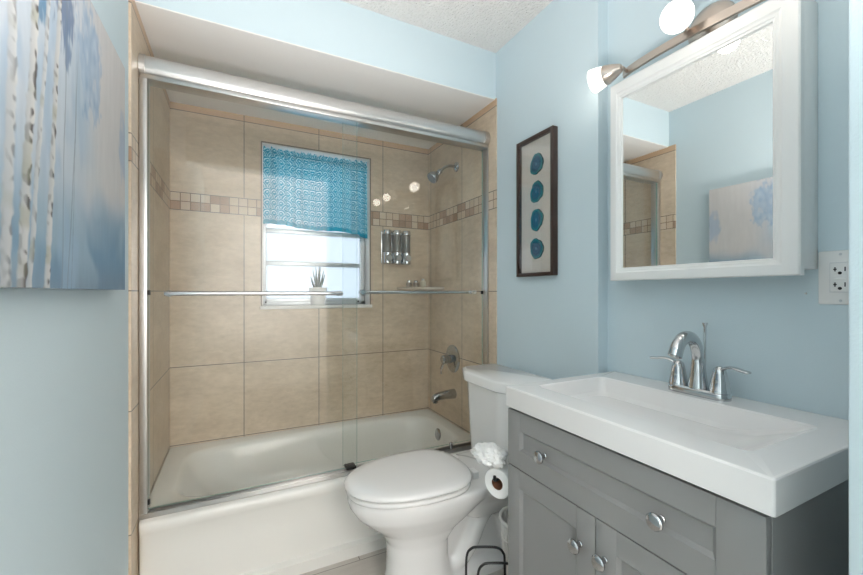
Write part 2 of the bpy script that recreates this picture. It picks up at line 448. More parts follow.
# window trims
b = B()
t = 0.007
bx(b, WX0-t, WX0, YB-0.006, YB+0.01, WZ0-t, WZ1+t); bx(b, WX1, WX1+t, YB-0.006, YB+0.01, WZ0-t, WZ1+t)
bx(b, WX0, WX1, YB-0.006, YB+0.01, WZ1, WZ1+t)
struct('trim_1', b, M['trimtan'], smooth=False)
win = empty('window_1', ((WX0+WX1)/2, 2.55, WZ0), kind='structure')
b = B()
bx(b, WX0, WX0+0.006, YB, 2.56, WZ0, WZ1); bx(b, WX1-0.006, WX1, YB, 2.56, WZ0, WZ1); bx(b, WX0, WX1, YB, 2.56, WZ1-0.006, WZ1)
obj('window_reveal', b, M['reveal'], win, smooth=False)
b = B(); bx(b, WX0-0.012, WX1+0.012, YB-0.022, 2.56, WZ0-0.012, WZ0+0.008, 0.004); obj('window_sill', b, M['reveal'], win)
b = B()
fx0, fx1 = WX0+0.006, WX1-0.006; FY = 2.53
bx(b, fx0, fx0+0.022, FY, FY+0.03, WZ0+0.008, WZ1-0.006, 0.002); bx(b, fx1-0.028, fx1, FY, FY+0.03, WZ0+0.008, WZ1-0.006, 0.002)
bx(b, fx0, fx1, FY, FY+0.03, WZ0+0.008, WZ0+0.030, 0.002); bx(b, fx0, fx1, FY, FY+0.03, WZ1-0.03, WZ1-0.006, 0.002)
obj('window_frame', b, M['alu_frame'], win)
b = B()
for z, h in ((1.110, 0.024), (1.337, 0.026), (1.535, 0.026)):
    bx(b, fx0+0.022, fx1-0.028, FY-0.008, FY+0.022, z-h/2, z+h/2, 0.003)
bx(b, fx1-0.040, fx1-0.030, FY-0.02, FY, 1.11, 1.52, 0.002)
obj('window_sash', b, M['alu_frame'], win)
b = B(); bx(b, fx0+0.02, fx1-0.02, FY+0.010, FY+0.014, WZ0+0.02, WZ1-0.02); obj('window_pane', b, M['frosted'], win, smooth=False)
b = B()
for x in (fx0+0.018, fx1-0.05): lathe(b, [(0.005, 0), (0.005, 0.01)], (x, FY-0.004, 1.100), (0, -1, 0), 10)
obj('sash_latch', b, M['black'], win)

# ------------------------------------------------------------ bathtub
tub = empty('bathtub', (0.762, 2.07, 0.0), 'white alcove bathtub with a plain apron below the sliding glass doors', 'bathtub')
TZ = 0.339
b = B()
x0, x1, y0, y1 = 0.003, 1.521, 1.662, 2.445
def sup(cx, cy, a, bb, z, e=4.0, n=48, skew=0.0):
    out = []
    for k in range(n):
        t = 2*PI*k/n+PI/4
        c, s = math.cos(t), math.sin(t)
        out.append(Vector((cx+a*math.copysign(abs(c)**(2/e), c), cy+bb*math.copysign(abs(s)**(2/e), s), z)))
    return out
rings = []
N = 48
mx_, my_ = (x0+x1)/2, (y0+y1)/2
for z, off, yo in ((0.0, 0.0, 0.0), (0.047, 0.0, 0.0), (0.056, 0.0, 0.026), (0.20, 0, 0.030), (0.28, 0, 0.030), (0.298, 0, 0.022), (0.312, 0, 0.018), (0.327, 0, 0.018), (0.336, 0, 0.023), (TZ, 0, 0.032)):
    r = sup(mx_, my_, (x1-x0)/2, (y1-y0)/2, z, 60.0, N)
    for p in r:
        if p.y < my_: p.y += yo*min(1, max(0, (my_-p.y)/((y1-y0)/2)*1.0))
    rings.append(r)
for z, a, bb, cx, cy, e in ((TZ, 0.690, 0.300, 0.765, 2.085, 6), (TZ-0.006, 0.678, 0.290, 0.765, 2.085, 5.5), (TZ-0.03, 0.664, 0.279, 0.768, 2.085, 5), (0.26, 0.648, 0.268, 0.778, 2.085, 4.5), (0.16, 0.610, 0.250, 0.805, 2.085, 4),
                      (0.09, 0.565, 0.225, 0.83, 2.085, 3.6), (0.062, 0.50, 0.185, 0.85, 2.085, 3.2), (0.056, 0.35, 0.12, 0.86, 2.085, 3)):
    rings.append(sup(cx, cy, a, bb, z, e, N))
loft(b, rings, cap0=True, cap1=True)
tb = obj('tub_shell', b, M['tub'], tub, angle=50)
b = B(); lathe(b, [(0.038, 0), (0.038, 0.004), (0.028, 0.010), (0.006, 0.012)], (1.432, 2.12, 0.278), (-1, 0, 0.05), 28)
obj('overflow_plate', b, M['knob'], tub, label='round chrome overflow plate')
b = B(); lathe(b, [(0.03, 0), (0.028, 0.004), (0.01, 0.005)], (1.22, 2.085, 0.056), (0, 0, 1), 24); obj('drain', b, M['chrome'], tub)

# ------------------------------------------------------------ sliding shower door
dr = empty('shower_door', (0.762, 1.74, TZ), 'frameless sliding glass shower door with rounded silver header over the tub', 'shower door')
b = B()
prof = []
cy, cz = 1.742, 1.985
for k in range(24):
    t = 2*PI*k/24
    c, s = math.cos(t), math.sin(t)
    e = 2.6
    prof.append((cy+0.034*math.copysign(abs(c)**(2/e), c), cz+0.040*math.copysign(abs(s)**(2/e), s)))
loft(b, [[Vector((x, y, z)) for y, z in prof] for x in (0.002, XR-0.002)])
bx(b, 0.004, XR-0.004, 1.712, 1.774, 1.934, 1.950, 0.002)
hd = obj('header_rail', b, M['alu'], dr)
b = B()
for xa, xb in ((0.001, 0.020), (XR-0.030, XR-0.001)):
    lathe(b, [(0.001, 0), (0.0435, 0.0005), (0.0435, xb-xa-0.001), (0.001, xb-xa)], (xa, cy, cz), (1, 0, 0), 24)
obj('header_end_cap', b, M['alu'], dr)
b = B(); bx(b, 0.002, XR-0.002, 1.712, 1.772, TZ+0.0005, TZ+0.012, 0.003); bx(b, 0.002, XR-0.002, 1.742, 1.750, TZ+0.010, TZ+0.026, 0.002)
bx(b, 0.002, XR-0.002, 1.712, 1.718, TZ+0.010, TZ+0.020, 0.002)
obj('bottom_track', b, M['alu'], dr)
for xa, xb in ((0.001, 0.026), (XR-0.008, XR-0.001)):
    b = B(); bx(b, xa, xb, 1.714, 1.770, TZ+0.012, 1.936, 0.003); obj('side_jamb', b, M['alu'], dr)
def glass_panel(x0, x1, y, z0, z1):
    b = B(); bx(b, x0, x1, y-0.003, y+0.003, z0, z1)
    b.faces.ensure_lookup_table()
    for f in b.faces:
        f.material_index = 0 if abs(f.normal.y) > 0.9 else 1
    g = obj('glass_panel', b, [M['glass'], M['glass_edge']], dr, smooth=False)
    return g
g1 = glass_panel(0.027, 0.805, 1.727, TZ+0.030, 1.945)
g2 = glass_panel(0.748, 1.510, 1.757, TZ+0.030, 1.945)
def towel_bar(x0, x1, y, z, side, par):
    yb = y+side*0.045
    b = B(); tube(b, [(x0, yb, z), (x1, yb, z)], 0.0085, 16)
    o = obj('towel_bar', b, M['chrome'], par)
    b = B()
    for x in (x0+0.01, x1-0.01):
        tube(b, [(x, y+side*0.004, z), (x, yb, z)], 0.007, 12)
        lathe(b, [(0.012, 0), (0.012, 0.006)], (x, y+side*0.0035, z), (0, side, 0), 14)
        lathe(b, [(0.001, 0), (0.0105, 0.001), (0.0105, 0.012), (0.001, 0.0125)], (x-0.006, yb, z), (1, 0, 0), 14)
    obj('bar_mount', b, M['chrome'], par)
towel_bar(0.082, 0.728, 1.727, 1.155, -1, dr)
towel_bar(0.835, 1.475, 1.757, 1.160, 1, dr)
b = B(); bx(b, 0.755, 0.800, 1.716, 1.765, TZ+0.022, TZ+0.034, 0.003); obj('panel_guide', b, M['black'], dr)
b = B()
for x, y in ((0.0285, 1.727), (1.508, 1.757)): bx(b, x-0.005, x+0.005, y-0.006, y+0.006, 1.150, 1.168, 0.002); bx(b, x-0.005, x+0.005, y-0.006, y+0.006, 0.385, 0.403, 0.002)
obj('bumper', b, M['black'], dr)
b = B(); lathe(b, [(0.006, 0), (0.006, 0.028), (0.010, 0.030), (0.010, 0.040), (0.006, 0.044), (0.001, 0.045)], (1.295, 1.722, TZ+0.010), (0, 0, 1), 18)
obj('guide_post', b, M['chrome'], dr)

# ------------------------------------------------------------ curtain on a tension rod
cur = empty('window_curtain', (0.77, 2.475, 1.99), 'teal cafe curtain with white scallop pattern on the shower window', 'curtain')
b = B(); tube(b, [(WX0+0.007, 2.478, 1.975), (WX1-0.007, 2.478, 1.975)], 0.006, 12); obj('curtain_rod', b, M['plastic'], cur)
b = B(); uvl = b.loops.layers.uv.new('cloth')
NX, NZ = 220, 60
grid = []
rnd = random.Random(3)
ph = [rnd.uniform(0, 6.28) for _ in range(6)]
for j in range(NZ+1):
    row = []
    tz = j/NZ
    for i in range(NX+1):
        tx = i/NX
        amp = 0.015*(0.6+0.4*tz)
        fold = math.sin(tx*62+ph[0]+1.4*math.sin(tx*9+ph[1]))*0.6+math.sin(tx*37+ph[2]+tz*0.8)*0.5+math.sin(tx*110+ph[3])*0.25*(1-tz)
        x = WX0+0.010+tx*(WX1-WX0-0.020)+0.004*math.sin(tx*90+ph[4])+(-0.004+0.008*tx)*tz
        y = 2.470+fold*amp-0.004*tz
        ztop = 2.014+0.005*math.sin(tx*95+ph[5])+0.004*math.sin(tx*210)
        zbot = 1.562-0.030*tx+0.006*math.sin(tx*11)-(0.012 if tx > 0.9 else 0)*min(1, (tx-0.9)/0.05 if tx > 0.9 else 0)
        z = ztop+(zbot-ztop)*tz
        kr = min(1, max(0, (abs(z-1.975)-0.008)/0.03)); y = (2.478-0.0085)*(1-kr)+y*kr if y > 2.478-0.0085 else y
        row.append((Vector((x, y, z)), (tx*0.95, (1-tz)*0.44)))
    grid.append(row)
vv = [[b.verts.new(p) for p, _ in row] for row in grid]
for j in range(NZ):
    for i in range(NX):
        f = b.faces.new((vv[j][i], vv[j][i+1], vv[j+1][i+1], vv[j+1][i]))
        for l, (jj, ii) in zip(f.loops, ((j, i), (j, i+1), (j+1, i+1), (j+1, i))): l[uvl].uv = grid[jj][ii][1]
obj('curtain_cloth', b, M['curtain'], cur, angle=180)

# ------------------------------------------------------------ aloe on the sill
SZ = WZ0+0.008
pl = empty('potted_aloe', (0.772, 2.488, SZ), 'small aloe plant in a white pot on the shower window sill', 'potted plant')
b = B(); lathe(b, [(0.036, 0), (0.040, 0.004), (0.050, 0.085), (0.0505, 0.088), (0.054, 0.088), (0.055, 0.108), (0.050, 0.110), (0.047, 0.098), (0.044, 0.094)], (0.772, 2.488, SZ), (0, 0, 1), 36, cap1=False)
obj('pot', b, M['pot'], pl)
b = B(); lathe(b, [(0.047, 0.0), (0.02, 0.004)], (0.772, 2.488, SZ+0.094), (0, 0, 1), 24); obj('soil', b, M['soil'], pl)
b = B(); rl = random.Random(5)
for k in range(13):
    a = k*2.4; tilt = 0.10+0.045*k; L = 0.155-0.006*k+rl.uniform(-0.01, 0.01)
    base = Vector((0.772+0.016*math.cos(a)*k/12, 2.488+0.016*math.sin(a)*k/12, SZ+0.096))
    pts, rad = [], []
    for q in range(7):
        t = q/6
        pts.append(base+Vector((math.cos(a)*math.sin(tilt)*L*t*(1-0.25*t), 0.55*math.sin(a)*math.sin(tilt)*L*t, L*t*math.cos(tilt))))
        rad.append(0.0135*(1-t)**0.6+0.0006)
    tube(b, pts, rad, 8, sx=1.0, sy=0.5)
obj('leaves', b, M['aloe'], pl)

# ------------------------------------------------------------ wall dispensers
ds = empty('soap_dispenser', (1.275, YB, 1.345), 'triple chrome wall soap dispenser with smoky bottles right of window', 'soap dispenser')
b = B(); bx(b, 1.170, 1.380, YB-0.012, YB-0.0005, 1.350, 1.568, 0.004); obj('back_plate', b, M['chrome'], ds)
for k in range(3):
    cx = 1.207+0.068*k
    b = B(); loft(b, [[Vector((cx+0.030*math.cos(t)*s, YB-0.012-abs(math.sin(t))**0.8*0.045*s, z)) for t in [PI*q/14 for q in range(15)]] for z, s in ((1.425, 1), (1.545, 1))])
    obj('chamber', b, M['smoke'], ds)
    b = B(); loft(b, [[Vector((cx+0.0325*math.cos(t)*s, YB-0.012-abs(math.sin(t))**0.8*0.049*s, z)) for t in [PI*q/14 for q in range(15)]] for z, s in ((1.545, 1), (1.562, 1), (1.572, 0.9))])
    obj('chamber_cap', b, M['chrome'], ds)
    b = B(); loft(b, [[Vector((cx+0.0325*math.cos(t)*s, YB-0.012-abs(math.sin(t))**0.8*0.050*s, z)) for t in [PI*q/14 for q in range(15)]] for z, s in ((1.345, 0.8), (1.352, 1), (1.424, 1))])
    hs = obj('pump_housing', b, M['chrome'], ds)
    b = B(); lathe(b, [(0.021, 0), (0.021, 0.004), (0.016, 0.009), (0.001, 0.010)], (cx, YB-0.061, 1.386), (0, -1, 0.0), 22); obj('pump_button', b, M['alu'], hs)

# ------------------------------------------------------------ corner shelf and toiletries
SHZ = 1.196
b = B(); R = 0.235
ring = [Vector((XR-0.0005, YB-0.0005, 0))]
for k in range(19):
    t = PI/2*k/18
    ring.append(Vector((XR-0.0005-R*math.cos(t), YB-0.0005-R*math.sin(t)*1.0, 0)))
loft(b, [[p+Vector((0, 0, z)) for p in ring] for z in (SHZ-0.018, SHZ)])
tag(obj('corner_shelf', b, M['shelf'], loc=(XR, YB, SHZ-0.018)), 'cream quarter-round ceramic shelf in the shower corner', 'shelf')
def jar(x, y, lab):
    t = empty('toiletry_jar', (x, y, SHZ), lab, 'jar', 'small jars on the shower shelf')
    b = B(); lathe(b, [(0.016, 0.0), (0.018, 0.003), (0.018, 0.027), (0.013, 0.031)], (x, y, SHZ), (0, 0, 1), 20); obj('jar_body', b, M['jar'], t)
    b = B(); lathe(b, [(0.015, 0.0), (0.015, 0.011), (0.012, 0.013)], (x, y, SHZ+0.031), (0, 0, 1), 20); obj('lid', b, M['chrome'], t)
jar(1.352, 2.392, 'small dark jar on the corner shelf, nearer the soap dispenser')
jar(1.400, 2.385, 'small dark jar on the corner shelf, beside the cream bottle')
bt = empty('shampoo_bottle', (1.452, 2.385, SHZ), 'small cream bottle with cap on the shower corner shelf', 'bottle')
b = B(); lathe(b, [(0.017, 0.0), (0.019, 0.003), (0.019, 0.036), (0.011, 0.044)], (1.452, 2.385, SHZ), (0, 0, 1), 24); obj('bottle_body', b, M['soap'], bt)
b = B(); lathe(b, [(0.010, 0.0), (0.010, 0.010), (0.008, 0.012)], (1.452, 2.385, SHZ+0.044), (0, 0, 1), 20); obj('cap', b, M['plastic'], bt)

# ------------------------------------------------------------ shower fittings on the right tiled wall
sh = empty('overhead_shower', (XR, 2.055, 1.93), 'chrome shower head on a curved arm high on the tiled end wall', 'shower head')
b = B(); lathe(b, [(0.030, 0.0), (0.030, 0.003), (0.022, 0.012), (0.012, 0.016)], (XR-0.0005, 2.055, 1.93), (-1, 0, 0), 28); obj('flange', b, M['knob'], sh)
b = B(); tube(b, smooth_path([(1.515, 2.055, 1.93), (1.475, 2.055, 1.930), (1.440, 2.055, 1.915), (1.412, 2.055, 1.890)]), 0.0085, 14); obj('shower_arm', b, M['knob'], sh)
hb = Vector((1.414, 2.055, 1.892)); hdv = Vector((-0.75, 0, -0.66)).normalized()
b = B(); lathe(b, [(0.010, 0), (0.015, 0.004), (0.015, 0.020), (0.012, 0.024), (0.018, 0.032), (0.034, 0.062), (0.036, 0.080), (0.034, 0.084)], hb, hdv, 28); obj('head', b, M['knob'], sh)
b = B(); lathe(b, [(0.033, 0.0), (0.031, 0.003), (0.001, 0.004)], hb+hdv*0.084, hdv, 28); obj('spray_face', b, mat('grey_rubber_face', (0.22, 0.22, 0.23), 0.5), sh, label='grey spray face')

va = empty('shower_valve', (XR, 2.10, 0.745), 'round chrome shower valve with lever handle above the tub spout', 'shower valve')
b = B(); lathe(b, [(0.086, 0.0), (0.086, 0.003), (0.078, 0.008), (0.050, 0.014), (0.030, 0.018)], (XR-0.0005, 2.10, 0.745), (-1, 0, 0), 40); obj('escutcheon', b, M['knob'], va)
b = B(); lathe(b, [(0.026, 0.0), (0.024, 0.028), (0.027, 0.032), (0.027, 0.055), (0.020, 0.062), (0.001, 0.063)], (XR-0.017, 2.10, 0.745), (-1, 0, 0), 28); hn = obj('handle_hub', b, M['knob'], va)
b = B(); tube(b, smooth_path([(XR-0.062, 2.10, 0.742), (XR-0.070, 2.105, 0.715), (XR-0.080, 2.110, 0.680), (XR-0.078, 2.112, 0.655)]), [0.012]*6+[0.010]*6+[0.008]*7, 12, sy=0.6); obj('lever', b, M['knob'], va)
sp = empty('tub_spout', (XR, 2.085, 0.53), 'chrome tub spout on the end wall just above the bathtub', 'tub spout')
b = B()
rings = []
for x, rz, rr in ((XR-0.0005, 0.530, 0.030), (XR-0.010, 0.530, 0.030), (XR-0.06, 0.530, 0.027), (XR-0.11, 0.526, 0.024), (XR-0.135, 0.520, 0.0235), (XR-0.150, 0.512, 0.020), (XR-0.155, 0.508, 0.010)):
    rings.append([Vector((x, 2.085+rr*math.cos(t), rz+rr*math.sin(t))) for t in [2*PI*q/24 for q in range(24)]])
loft(b, rings)
obj('spout_body', b, M['knob'], sp)
b = B(); lathe(b, [(0.016, 0), (0.016, 0.016), (0.013, 0.017)], (XR-0.132, 2.085, 0.505), (0, 0, -1), 18); obj('spout_outlet', b, M['knob'], sp)

# ------------------------------------------------------------ agate shadow box
fr = empty('picture_frame', (XB, 1.338, 1.548), 'dark wood shadow box holding four blue agate slices on wall', 'framed art')
fx, fy0, fy1, fz0, fz1 = 1.500, 1.220, 1.458, 1.232, 1.862
tw = 0.016
b = B()
bx(b, fx, XB-0.001, fy0, fy0+tw, fz0, fz1, 0.002); bx(b, fx, XB-0.001, fy1-tw, fy1, fz0, fz1, 0.002)
bx(b, fx, XB-0.001, fy0+tw, fy1-tw, fz0, fz0+tw, 0.002); bx(b, fx, XB-0.001, fy0+tw, fy1-tw, fz1-tw, fz1, 0.002)
obj('frame', b, M['espresso'], fr)
b = B(); bx(b, XB-0.010, XB-0.003, fy0+tw, fy1-tw, fz0+tw, fz1-tw); obj('backing', b, M['linen'], fr, smooth=False)
b = B(); bx(b, fx+0.003, fx+0.005, fy0+tw, fy1-tw, fz0+tw, fz1-tw); obj('front_glass', b, M['frame_glass'], fr, smooth=False)
rl = random.Random(11)
for k, z in enumerate((1.735, 1.610, 1.485, 1.356)):
    b = B(); pr = [rl.uniform(0, 6.28) for _ in range(4)]
    cy = 1.336; xf = XB-0.017
    lay = b.verts.layers.float.new('ring')
    rings_v = []
    n = 48
    def rr(t, q): return 1+0.06*math.sin(2*t+pr[0])+0.05*math.sin(3*t+pr[1])+0.025*math.sin(7*t+pr[2])*q+0.012*math.sin(13*t+pr[3])*q
    c = b.verts.new((xf, cy, z)); c[lay] = 0
    for q in (0.15, 0.3, 0.45, 0.6, 0.75, 0.88, 0.97, 1.0):
        row = []
        for i in range(n):
            t = 2*PI*i/n
            v = b.verts.new((xf+(0.002 if q == 1.0 else 0), cy+0.040*q*rr(t, q)*math.cos(t), z+0.047*q*rr(t, q)*math.sin(t))); v[lay] = q
            row.append(v)
        rings_v.append(row)
    row = []
    for v in rings_v[-1]:
        w2 = b.verts.new((XB-0.0105, v.co.y, v.co.z)); w2[lay] = 1.0; row.append(w2)
    rings_v.append(row)
    for i in range(n): b.faces.new((c, rings_v[0][i], rings_v[0][(i+1) % n]))
    for a_, b_ in zip(rings_v, rings_v[1:]):
        for i in range(n): b.faces.new((a_[i], a_[(i+1) % n], b_[(i+1) % n], b_[i]))
    b.faces.new(rings_v[-1])
    obj('agate_slice', b, M['agate'], fr)

# ------------------------------------------------------------ birch painting on canvas
cv = empty('canvas_painting', (-0.008, 0.915, 1.167), 'large canvas painting of pale birch trees in blue mist on left wall', 'painting')
cy0, cy1, cz0, cz1, cxf = 0.45, 1.384, 1.167, 1.800, 0.030
def lerp3(a, b2, t):
    t = max(0, min(1, t)); return tuple(x+(y-x)*t for x, y in zip(a, b2))
def sm(a, b2, x):
    t = max(0, min(1, (x-a)/(b2-a))); return t*t*(3-2*t)
TR = [  # y at top, y at bottom, half width, darkness
    (0.772, 0.745, 0.0160, 0.6), (0.850, 0.788, 0.0160, 1.0), (0.905, 0.812, 0.0090, 0.6), (0.938, 0.872, 0.0115, 1.0),
    (0.690, 0.672, 0.012, 0.9), (0.585, 0.560, 0.010, 0.8), (0.520, 0.530, 0.007, 0.6)]
THIN = [(1.040, 0.965, 0.0030), (0.965, 0.937, 0.0028), (1.020, 0.985, 0.0018), (0.640, 0.625, 0.003)]
def N3(x, y, z=0): return noise.noise(Vector((x, y, z)))
def painting(y, z):
    h = (z-cz0)/(cz1-cz0)
    st = N3(y*60, z*9, 1)*0.5+N3(y*110, z*30, 2)*0.25
    blot = N3(y*7, z*6, 3)+0.5*N3(y*16, z*13, 4)
    c = lerp3(srgb(176, 193, 206), srgb(200, 206, 214), h+0.5*blot)
    # warm pale haze to the right
    c = lerp3(c, srgb(208, 204, 202), sm(0.98, 1.20, y+0.06*blot)*sm(0.22, 0.42, h+0.08*blot)*0.9)
    # blue ground mist
    g = 1-sm(0.10, 0.36, h+0.07*blot-0.05*sm(1.0, 1.3, y))
    c = lerp3(c, srgb(138, 166, 184), g*0.75)
    c = lerp3(c, srgb(92, 134, 164), g*sm(0.0, 0.5, blot+0.1+0.5*sm(1.05, 1.2, y))*0.7)
    c = lerp3(c, srgb(116, 138, 158), (1-sm(0.0, 0.12, h))*0.6)
    # bluish midground between trunks
    c = lerp3(c, srgb(156, 180, 202), sm(0.0, 0.6, N3(y*13, z*7, 8)+0.5*N3(y*40, z*14, 18)+0.1)*0.6*(1-sm(1.0, 1.1, y)))
    # far right small foliage
    d = ((y-1.365)/0.045)**2+((z-1.56)/0.10)**2
    c = lerp3(c, srgb(158, 178, 202), (1-sm(0.3, 1.2, d+0.9*N3(y*40, z*25, 5)))*0.7)
    # light-blue crown
    d = ((y-1.09)/0.075)**2+((z-1.66)/0.125)**2
    k = 1-sm(0.35, 1.35, d+1.1*N3(y*26, z*20, 6)+0.8*N3(y*75, z*38, 7)+0.5*N3(y*150, z*60, 17))
    c = lerp3(c, lerp3(srgb(138, 166, 196), srgb(172, 192, 210), 0.5+N3(y*50, z*30, 9)), k*0.8)
    # dark slate-blue drooping foliage
    for (fy, fz, ry, rz, col) in ((0.950, 1.715, 0.050, 0.095, srgb(98, 118, 150)), (0.855, 1.66, 0.028, 0.06, srgb(84, 130, 164)), (0.74, 1.70, 0.07, 0.07, srgb(120, 152, 182)), (0.60, 1.70, 0.08, 0.11, srgb(100, 140, 180)),
                                  (0.965, 1.63, 0.018, 0.05, srgb(104, 128, 160))):
        d = ((y-fy)/ry)**2+((z-fz)/rz)**2
        k = 1-sm(0.35, 1.3, d+1.0*N3(y*45, z*16, 11)+0.8*N3(y*110, z*40, 12))
        c = lerp3(c, col, k*0.85)
    for yt, yb, hw in THIN:
        yy = yb+(yt-yb)*h+0.004*N3(z*9, yt*10)
        k = 1-sm(hw*0.5, hw*1.1, abs(y-yy)); k *= 1-sm(0.55, 0.85, h) if yt > 1.0 else 1
        c = lerp3(c, srgb(128, 140, 150), k*0.6)
    for yt, yb, hw, dk in TR:
        yy = yb+(yt-yb)*h+0.006*N3(z*7, yt*30)
        w_ = hw*(1.05-0.35*h)*(1+0.16*N3(z*40, yt*9)+0.12*N3(z*90, yt*19))
        k = 1-sm(w_*0.65, w_*1.2, abs(y-yy+0.3*w_*N3(z*60, y*60, 3)))
        bark = lerp3(srgb(186, 190, 194), srgb(214, 212, 208), 0.5+(y-yy)/w_*0.5)
        s = N3(z*70, y*60, yt*50)+0.5*N3(z*25, yt*40)
        edge = sm(-0.2, 1.0, -(y-yy)/w_*-1)
        bark = lerp3(bark, srgb(84, 78, 76), sm(0.0, 0.35, s)*dk*0.85*(0.45+edge))
        bark = lerp3(bark, srgb(150, 150, 120), sm(0.2, 0.5, N3(z*20, yt*11, 20))*0.4)
        c = lerp3(c, bark, k*(0.6+0.4*dk))
    f = 0.92*(1+0.10*st)
    return tuple(min(1, max(0, x*f)) for x in c)
b = B(); NY, NZ_ = 420, 260
lay = b.verts.layers.float_color.new('paint')
gv = []
for j in range(NZ_+1):
    z = cz0+(cz1-cz0)*j/NZ_; row = []
    for i in range(NY+1):
        y = cy0+(cy1-cy0)*i/NY
        v = b.verts.new((cxf, y, z)); v[lay] = (*painting(y, z), 1); row.append(v)
    gv.append(row)
for j in range(NZ_):
    for i in range(NY): b.faces.new((gv[j][i], gv[j][i+1], gv[j+1][i+1], gv[j+1][i]))
# wrapped edges continue the picture
border = [gv[0][i] for i in range(NY+1)]+[gv[j][NY] for j in range(1, NZ_+1)]+[gv[NZ_][i] for i in range(NY-1, -1, -1)]+[gv[j][0] for j in range(NZ_-1, 0, -1)]
bk = []
for v in border:
    w2 = b.verts.new((-0.006, v.co.y, v.co.z)); w2[lay] = v[lay]; bk.append(w2)
for i in range(len(border)):
    j = (i+1) % len(border); b.faces.new((border[i], border[j], bk[j], bk[i]))
obj('painted_canvas', b, M['paint'], cv, smooth=False)
b = B()
for a_ in ((cy0+0.002, cy0+0.03, cz0+0.002, cz1-0.002), (cy1-0.03, cy1-0.002, cz0+0.002, cz1-0.002), (cy0+0.03, cy1-0.03, cz0+0.002, cz0+0.03), (cy0+0.03, cy1-0.03, cz1-0.03, cz1-0.002)):
    bx(b, -0.007, 0.010, *a_)
obj('stretcher_bar', b, M['linen'], cv, smooth=False)

# ------------------------------------------------------------ toilet
TY = 1.418
to = empty('toilet', (1.0, TY, 0.0), 'white two-piece toilet with closed lid between tub and vanity', 'toilet')
def egg(xf, xb, hw, z, n=44, yc=TY, sq=2.3):
    """plan outline: long rounded front at xf, flatter back at xb"""
    out = []
    xw = xf+(xb-xf)*0.60
    for k in range(n):
        t = 2*PI*k/n
        c, s = math.cos(t), math.sin(t)
        if c < 0: x = xw+(xw-xf)*c
        else: x = xw+(xb-xw)*math.copysign(abs(c)**(2/3.2), c)
        y = yc+hw*math.copysign(abs(s)**(2/sq), s)
        out.append(Vector((x, y, z)))
    return out
b = B()
loft(b, [egg(0.825, 1.12, 0.122, 0.0), egg(0.828, 1.12, 0.120, 0.02), egg(0.838, 1.10, 0.108, 0.06), egg(0.842, 1.08, 0.104, 0.12), egg(0.838, 1.08, 0.106, 0.19), egg(0.810, 1.12, 0.120, 0.24),
         egg(0.755, 1.18, 0.146, 0.285), egg(0.712, 1.22, 0.168, 0.325), egg(0.690, 1.28, 0.181, 0.360), egg(0.684, 1.30, 0.186, 0.385), egg(0.688, 1.30, 0.184, 0.398), egg(0.700, 1.29, 0.176, 0.402)])
# deck under the tank
loft(b, [rrect(1.16, 1.47, TY-0.10, TY+0.10, 0.04, 0.24), rrect(1.12, 1.49, TY-0.13, TY+0.13, 0.05, 0.31), rrect(1.10, 1.50, TY-0.165, TY+0.165, 0.05, 0.36), rrect(1.10, 1.50, TY-0.17, TY+0.17, 0.05, 0.395)])
# foot and trapway
loft(b, [rrect(0.95, 1.40, TY-0.105, TY+0.105, 0.05, 0.0), rrect(0.95, 1.395, TY-0.10, TY+0.10, 0.05, 0.03), rrect(0.97, 1.37, TY-0.062, TY+0.062, 0.04, 0.06), rrect(1.0, 1.38, TY-0.055, TY+0.055, 0.04, 0.30)])
for s in (-1, 1):
    path = smooth_path([(1.04, TY+s*0.030, 0.05), (1.12, TY+s*0.055, 0.07), (1.175, TY+s*0.062, 0.13), (1.215, TY+s*0.062, 0.205), (1.265, TY+s*0.060, 0.255), (1.325, TY+s*0.058, 0.235), (1.36, TY+s*0.056, 0.14), (1.365, TY+s*0.054, 0.02)], 6)
    tube(b, path, 0.036, 16)
bo = obj('bowl', b, M['porcelain'], to, angle=180)
rm = bo.modifiers.new('fuse', 'REMESH'); rm.mode = 'VOXEL'; rm.voxel_size = 0.007; rm.use_smooth_shade = True
sm_ = bo.modifiers.new('soften', 'SMOOTH'); sm_.factor = 0.6; sm_.iterations = 6
b = B()
loft(b, [egg(0.694, 1.160, 0.178, 0.401), egg(0.684, 1.165, 0.187, 0.404), egg(0.680, 1.168, 0.190, 0.411), egg(0.684, 1.165, 0.187, 0.419), egg(0.698, 1.155, 0.176, 0.4215)])
obj('seat', b, M['porcelain'], to, angle=60)
b = B()
loft(b, [egg(0.694, 1.160, 0.178, 0.4240), egg(0.680, 1.168, 0.190, 0.427), egg(0.674, 1.172, 0.195, 0.433), egg(0.676, 1.171, 0.193, 0.440), egg(0.690, 1.163, 0.183, 0.446), egg(0.73, 1.14, 0.152, 0.450), egg(0.82, 1.08, 0.08, 0.453)])
obj('lid', b, M['porcelain'], to, angle=60)
for s in (-1, 1):
    b = B(); bx(b, 1.172, 1.200, TY+s*0.075-0.022, TY+s*0.075+0.022, 0.396, 0.430, 0.006, 3); obj('hinge', b, M['plastic'], to)
def tank_ring(xf, xb, hw, z, bow, n=10, r=0.035):
    out = []
    y0, y1 = TY+0.005-hw, TY+0.005+hw
    # back edge straight, front edge bowed towards -x with clipped corners
    base = rrect(xf, xb, y0, y1, r, z, 5)
    for p in base:
        if p.x < (xf+xb)/2:
            q = (p.y-TY-0.005)/hw
            p.x -= bow*(1-q*q)
        out.append(p)
    return out
def subdivide_ring(r):
    out = []
    for a_, b_ in zip(r, r[1:]+r[:1]):
        out.append(a_)
        if (a_-b_).length > 0.05:
            for k in range(1, 8): out.append(a_.lerp(b_, k/8))
    return out
